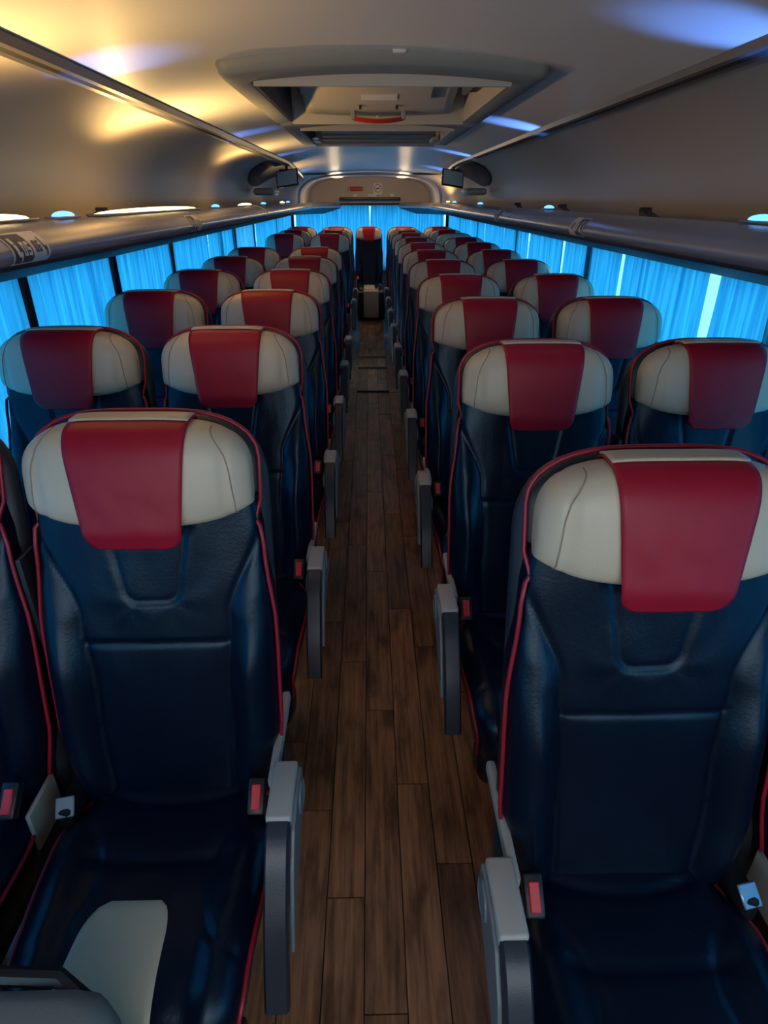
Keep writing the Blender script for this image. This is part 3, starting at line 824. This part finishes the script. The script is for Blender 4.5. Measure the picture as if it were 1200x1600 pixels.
CP = [(-.085, .462), (-.13, .478), (-.20, .478), (-.30, .472), (-.40, .468), (-.48, .462), (-.54, .447), (-.575, .418), (-.588, .375), (-.580, .330), (-.562, .292), (-.54, .275)]
CPF = [(p[0], p[2]) for p in fine([(a, 0, b) for a, b in CP], 6)]
def cush(u, f, off=0.0):
    n = len(CPF)-1; f = min(max(f, 0), n-1e-6); i = int(f); k = f-i
    y = CPF[i][0]+(CPF[i+1][0]-CPF[i][0])*k; z = CPF[i][1]+(CPF[i+1][1]-CPF[i][1])*k
    a = CPF[max(0, i-1)]; b = CPF[min(n, i+2)]; ty, tz = b[0]-a[0], b[1]-a[1]; l = math.hypot(ty, tz); ny, nz = (-tz/l, ty/l)
    if nz < 0 and y > -.5: ny, nz = -ny, -nz
    if y <= -.5 and ny > 0: ny, nz = -ny, -nz
    g = f/n
    hw = interp([(0, .160), (.14, .172), (.25, .214), (.5, .200), (.75, .190), (1, .182)], g)
    au = abs(u)
    h = .016*sstep(.55, .8, au)*sstep(.15, .3, g)*(1-au**8)-.024*au**9
    yy = y
    front = sstep(.8, .65, g)
    h += .012*math.exp(-((y+.135)/.045)**2)*(1-au**2)
    h -= .0055*math.exp(-((y+.205-.045*u*u)/.007)**2)*sstep(.98, .8, au)
    h -= .0045*math.exp(-((y+.325-.03*u*u)/.007)**2)*sstep(.75, .6, au)
    sd = abs(math.hypot((au-1.05)*.2, (y+.36)*.9)-.115)
    h -= .0035*math.exp(-(sd/.005)**2)*sstep(.12, .3, g)*front
    h += .002*noise.noise(Vector((u*4, y*20, 5)))
    return (hw*u, y+ny*(h+off), z+nz*(h+off)), (ny, nz)
def make_cushion(par):
    mb = MB(); rows = []; n = len(CPF)-1; NU = 56; NR = 110
    for j in range(NR+1):
        f = n*j/NR; row = []
        p, nn = cush(-1, f)
        row.append((p[0]*.93, p[1]-nn[0]*.11, p[2]-nn[1]*.11)); row.append((p[0]*1.0, p[1]-nn[0]*.05, p[2]-nn[1]*.05))
        for i in range(NU+1): row.append(cush(2*i/NU-1, f)[0])
        p, nn = cush(1, f)
        row.append((p[0]*1.0, p[1]-nn[0]*.05, p[2]-nn[1]*.05)); row.append((p[0]*.93, p[1]-nn[0]*.11, p[2]-nn[1]*.11))
        rows.append(row)
    mb.grid(rows); return mb.obj('seat_cushion', 'leather', par, ang=75)
def cush_pipe(par):
    n = len(CPF)-1
    o = []
    for s in (-1, 1): MB().tube([(lambda q: (q[0]+s*.003, q[1], q[2]-.004))(cush(s, n*(.03+.9*j/44))[0]) for j in range(45)], .0048, 6).obj('cushion_piping', 'piping', par, ang=80)
def make_insert(par, asym=False):
    n = len(CPF)-1; mb = MB(); rows = []; g0 = .36; NJ = 60
    for j in range(NJ+1):
        k = j/NJ; g = g0+(1-g0)*k
        w = .42+.12*k
        rr = min(1, k/.11); w *= .62+.38*math.sqrt(max(0, 1-(1-rr)**2))
        ua, ub_ = ((-.42-.42*k)*(w/(.42+.12*k)), (.28+.08*k)*(w/(.42+.12*k))) if asym else (-w, w)
        rows.append([cush(ua+(ub_-ua)*i/24, n*g, .0035 if 0 < i < 24 and j > 0 else .0005)[0] for i in range(25)])
    mb.grid(rows); return mb.obj('cushion_insert', 'cream', par, ang=80)

def build_seat(side, aisle, insert=False, cloth=True):
    """side: +1 when the seat's aisle side is at -x (right of the aisle)."""
    root = thing('coach_seat', None, 'seat')
    a = -side                       # direction of the aisle from the seat
    make_shell(root); make_backrest(root); h = make_headrest(root); back_pipe(root)
    if cloth:
        mb = MB(); mb.grid(cloth_grid([PI*.5*k/9 for k in range(0, 10)]+[PI*.5+k*.12 for k in range(1, 9)], .0045, .105, .083, 1.040))
        c = mb.obj('headrest_cloth', 'red', root, ang=80); md = c.modifiers.new('thickness', 'SOLIDIFY'); md.thickness = .0025; md.offset = 0
        mb = MB(); mb.grid(cloth_grid([PI*.5-.12+k*.07 for k in range(0, 10)], .0085, .103, .1, 0, False))
        c = mb.obj('cloth_band', 'cream', root, ang=80); c['label'] = 'pale fastening band on top of the headrest'; md = c.modifiers.new('thickness', 'SOLIDIFY'); md.thickness = .0035; md.offset = 0
    make_cushion(root); cush_pipe(root)
    if insert: o = make_insert(root, aisle); o['label'] = 'cream insert in the front of the cushion'
    MB().box(-.185, .185, -.50, -.10, .27, .385, .02).obj('seat_base', 'shell', root)
    sk = MB(); R = []
    for k in range(9):
        z = .30-.19*k/8; w = .19-.045*(k/8)**3; yq = -.535+.05*(k/8)**2
        R.append([(-w, yq+.03, z), (-w*.96, yq+.004, z), (-w*.5, yq, z), (w*.5, yq, z), (w*.96, yq+.004, z), (w, yq+.03, z), (w*.5, yq+.05, z), (-w*.5, yq+.05, z)])
    sk.loft(R); sk.obj('front_skirt', 'black', root)
    # floor leg
    lg = MB().box(a*.05-.03, a*.05+.03, -.36, -.28, .012, .28, .01); lg.box(a*.05-.05, a*.05+.05, -.46, -.14, 0, .014, .004, 1); lg.obj('seat_leg', 'steel', root)
    # buckle(s)
    def buckle(x, y0, z0, name='buckle'):
        b = MB().box(-.017, .017, -.012, .012, -.034, .034, .005); bo = b.obj(name, 'black', root, loc=(x, y0, z0)); bo.rotation_euler = (math.radians(-48), 0, 0)
        r = MB().box(-.0095, .0095, -.0155, -.010, -.025, .022, .002, 1); ro = r.obj('release_button', 'button', bo)
        return bo
    buckle(a*.190, -.242, .545)
    MB().box(min(a*.208, a*.218), max(a*.208, a*.218), -.25, -.14, .40, .505, .004, 1).obj('side_plate', 'cap', root)
    if aisle:
        xa, xb = .2275, .2735
        c = MB(); c.box(xa, xb, -.350, -.222, .575, .622, .006, 3)
        if a < 0: c.mirror()
        c.obj('armrest_cap', 'cap', root)
        # hanging arm
        path = [(-.335, .603), (-.360, .596), (-.388, .570), (-.418, .527), (-.452, .475), (-.480, .420), (-.500, .375), (-.512, .345)]
        P = fine([(y, 0, z) for y, z in path], 3); R = []
        for i, p in enumerate(P):
            q0 = Vector(P[max(0, i-1)]); q1 = Vector(P[min(len(P)-1, i+1)]); d = (q1-q0).normalized(); n_ = Vector((d.z, 0, -d.x))
            if n_.x > 0: n_ = -n_
            wx = .0215; th = .014
            ring_ = []
            for cx_, cn in ((-1, -.6), (-.8, -1), (.8, -1), (1, -.6), (1, .6), (.8, 1), (-.8, 1), (-1, .6)):
                q = Vector(p)-n_*cn*th*1.0
                ring_.append(((xa+xb)/2+cx_*wx, q.x, q.z))
            R.append(ring_)
        c = MB().loft(R)
        if a < 0: c.mirror()
        c.obj('armrest', 'arm', root)
        c = MB(); c.prism([(-.225, .608), (-.30, .612), (-.355, .596), (-.40, .545), (-.44, .47), (-.462, .415), (-.445, .405), (-.385, .46), (-.30, .50), (-.24, .52), (-.218, .56)], .2720, .2800)
        if a < 0: c.mirror()
        so = c.obj('armrest_side_shell', 'armshell', root, smooth=False); md = so.modifiers.new('b', 'BEVEL'); md.width = .003; md.segments = 2
        c = MB(); c.loft([[(.2802+dx, -.262+r*math.cos(t), .570+r*math.sin(t)) for t in [2*PI*k/20 for k in range(20)]] for dx, r in ((0, .034), (.003, .033), (.004, .028), (.0025, .027))])
        if a < 0: c.mirror()
        c.obj('pivot_disc', 'armshell', so)
        c = MB().box(.214, .232, -.245, .0, .565, .592, .006)
        if a < 0: c.mirror()
        c.obj('armrest_bracket', 'cap', root)
        # raised inner armrest between the pair
        c = MB(); c.box(-.2435, -.2325, -.085, -.03, .60, 1.0, .004)
        if a < 0: c.mirror()
        io = c.obj('folded_armrest', 'black', root)
        # lap belt tongue
        tg = MB().box(-.018, .018, -.003, .003, -.02, .02, .002, 1); to = tg.obj('belt_tongue', 'steel', root, loc=(-a*.205, -.225, .50)); to.rotation_euler = (math.radians(-50), 0, .2)
        bl = MB().box(-.017, .017, -.10, .0, .44, .50, .01); bo = bl.obj('belt_webbing', 'black', root, loc=(-a*.205, -.14, 0))
    return root

protos = {(1, True): build_seat(1, True), (1, False): build_seat(1, False), (-1, True): build_seat(-1, True), (-1, False): build_seat(-1, False)}
used = set()
def place_seat(side, aisle, x, y, label, group, special=None):
    if special: r = special
    else:
        k = (side, aisle)
        if k in used: r = copy_tree(protos[k])
        else: r = protos[k]; used.add(k)
    r.location = (x, y, floor_z(y-.3)*0); r['label'] = label; r['category'] = 'seat'; r['group'] = group
    return r
RY = [.87+.815*k for k in range(11)]
LY = [1.075+.83*k for k in range(6)]+[7.25, 8.14, 9.02]
NTH = ['nearest', 'second', 'third', 'fourth', 'fifth', 'sixth', 'seventh', 'eighth', 'ninth', 'tenth', 'eleventh and rearmost']
for i, y in enumerate(RY):
    w = NTH[i]+(' from the camera' if 0 < i < 10 else (' to the camera' if i == 0 else ''))
    place_seat(1, i < 10, .44, y, 'navy leather aisle seat right of the aisle, %s' % w, 'aisle seats right of the aisle')
    if i == 8:
        s = build_seat(1, False, cloth=False); s.name = 'coach_seat'
        place_seat(1, False, .923, y, 'window seat on the right with bare cream headrest and no red cloth', 'window seats on the right', s)
    else:
        place_seat(1, False, .923, y, 'navy leather window seat on the right, %s' % w, 'window seats on the right')
NL = NTH[:8]+['ninth and rearmost']
for i, y in enumerate(LY):
    w = NL[i]+(' from the camera' if 0 < i < 8 else (' to the camera' if i == 0 else ''))
    if i == 0:
        s = build_seat(-1, True, insert=True); s.name = 'coach_seat'
        place_seat(-1, True, -.44, y, 'aisle seat left of the aisle with cream cushion insert, nearest to the camera', 'aisle seats left of the aisle', s)
    else:
        place_seat(-1, i < 8, -.44 if i < 8 else -.45, y, 'navy leather aisle seat left of the aisle, %s' % w, 'aisle seats left of the aisle')
    place_seat(-1, False, -.923 if i < 8 else -.928, y, 'navy leather window seat on the left, %s' % w, 'window seats on the left')
# centre rear seat
s = build_seat(1, False, insert=True)
s.scale = (.80, 1, .87); s.location = (-.02, 9.0, .165); s.name = 'coach_seat'
tag(s, 'single middle seat of the rear row facing down the aisle, cream cushion front', 'seat', 'rear row middle seat')
# upholstered step block under the centre seat
st = thing('footrest_block', 'low cream and black upholstered block in the aisle before the middle rear seat', 'footrest', (0, 8.22, floor_z(8.2)))
MB().box(-.17, .17, -.10, .12, 0, .34, .02).obj('block_body', 'black', st)
MB().box(-.095, .095, -.112, .10, .03, .352, .012).obj('cream_panel', 'cream', st)

# ------------------------------------------------------------------ console beside the first left seat
cs = thing('console_box', 'grey plastic console with a black rim at the bottom left corner', 'console', (-.635, .285, .065))
c = MB()
R = []
for k, (z, g) in enumerate(((-.065, 0), (.52, 0), (.575, .004), (.600, .014), (.612, .032))):
    x0, x1, y0_, y1_ = -.27+g, .272-g, -.25+g, .175-g; r = .04
    ring_ = []
    for cx_, cy_, a0 in ((x1-r, y0_+r, -PI/2), (x1-r, y1_-r, 0), (x0+r, y1_-r, PI/2), (x0+r, y0_+r, PI)):
        for q in range(5): ring_.append((cx_+r*math.cos(a0+PI/2*q/4), cy_+r*math.sin(a0+PI/2*q/4), z))
    R.append(ring_)
c.loft(R); c.obj('console_body', 'console', cs)
MB().tube([(-.27, .178, .60), (.10, .178, .603), (.19, .176, .598), (.235, .155, .575), (.245, .13, .54)], .012, 8).obj('rim_bar', 'black', cs)
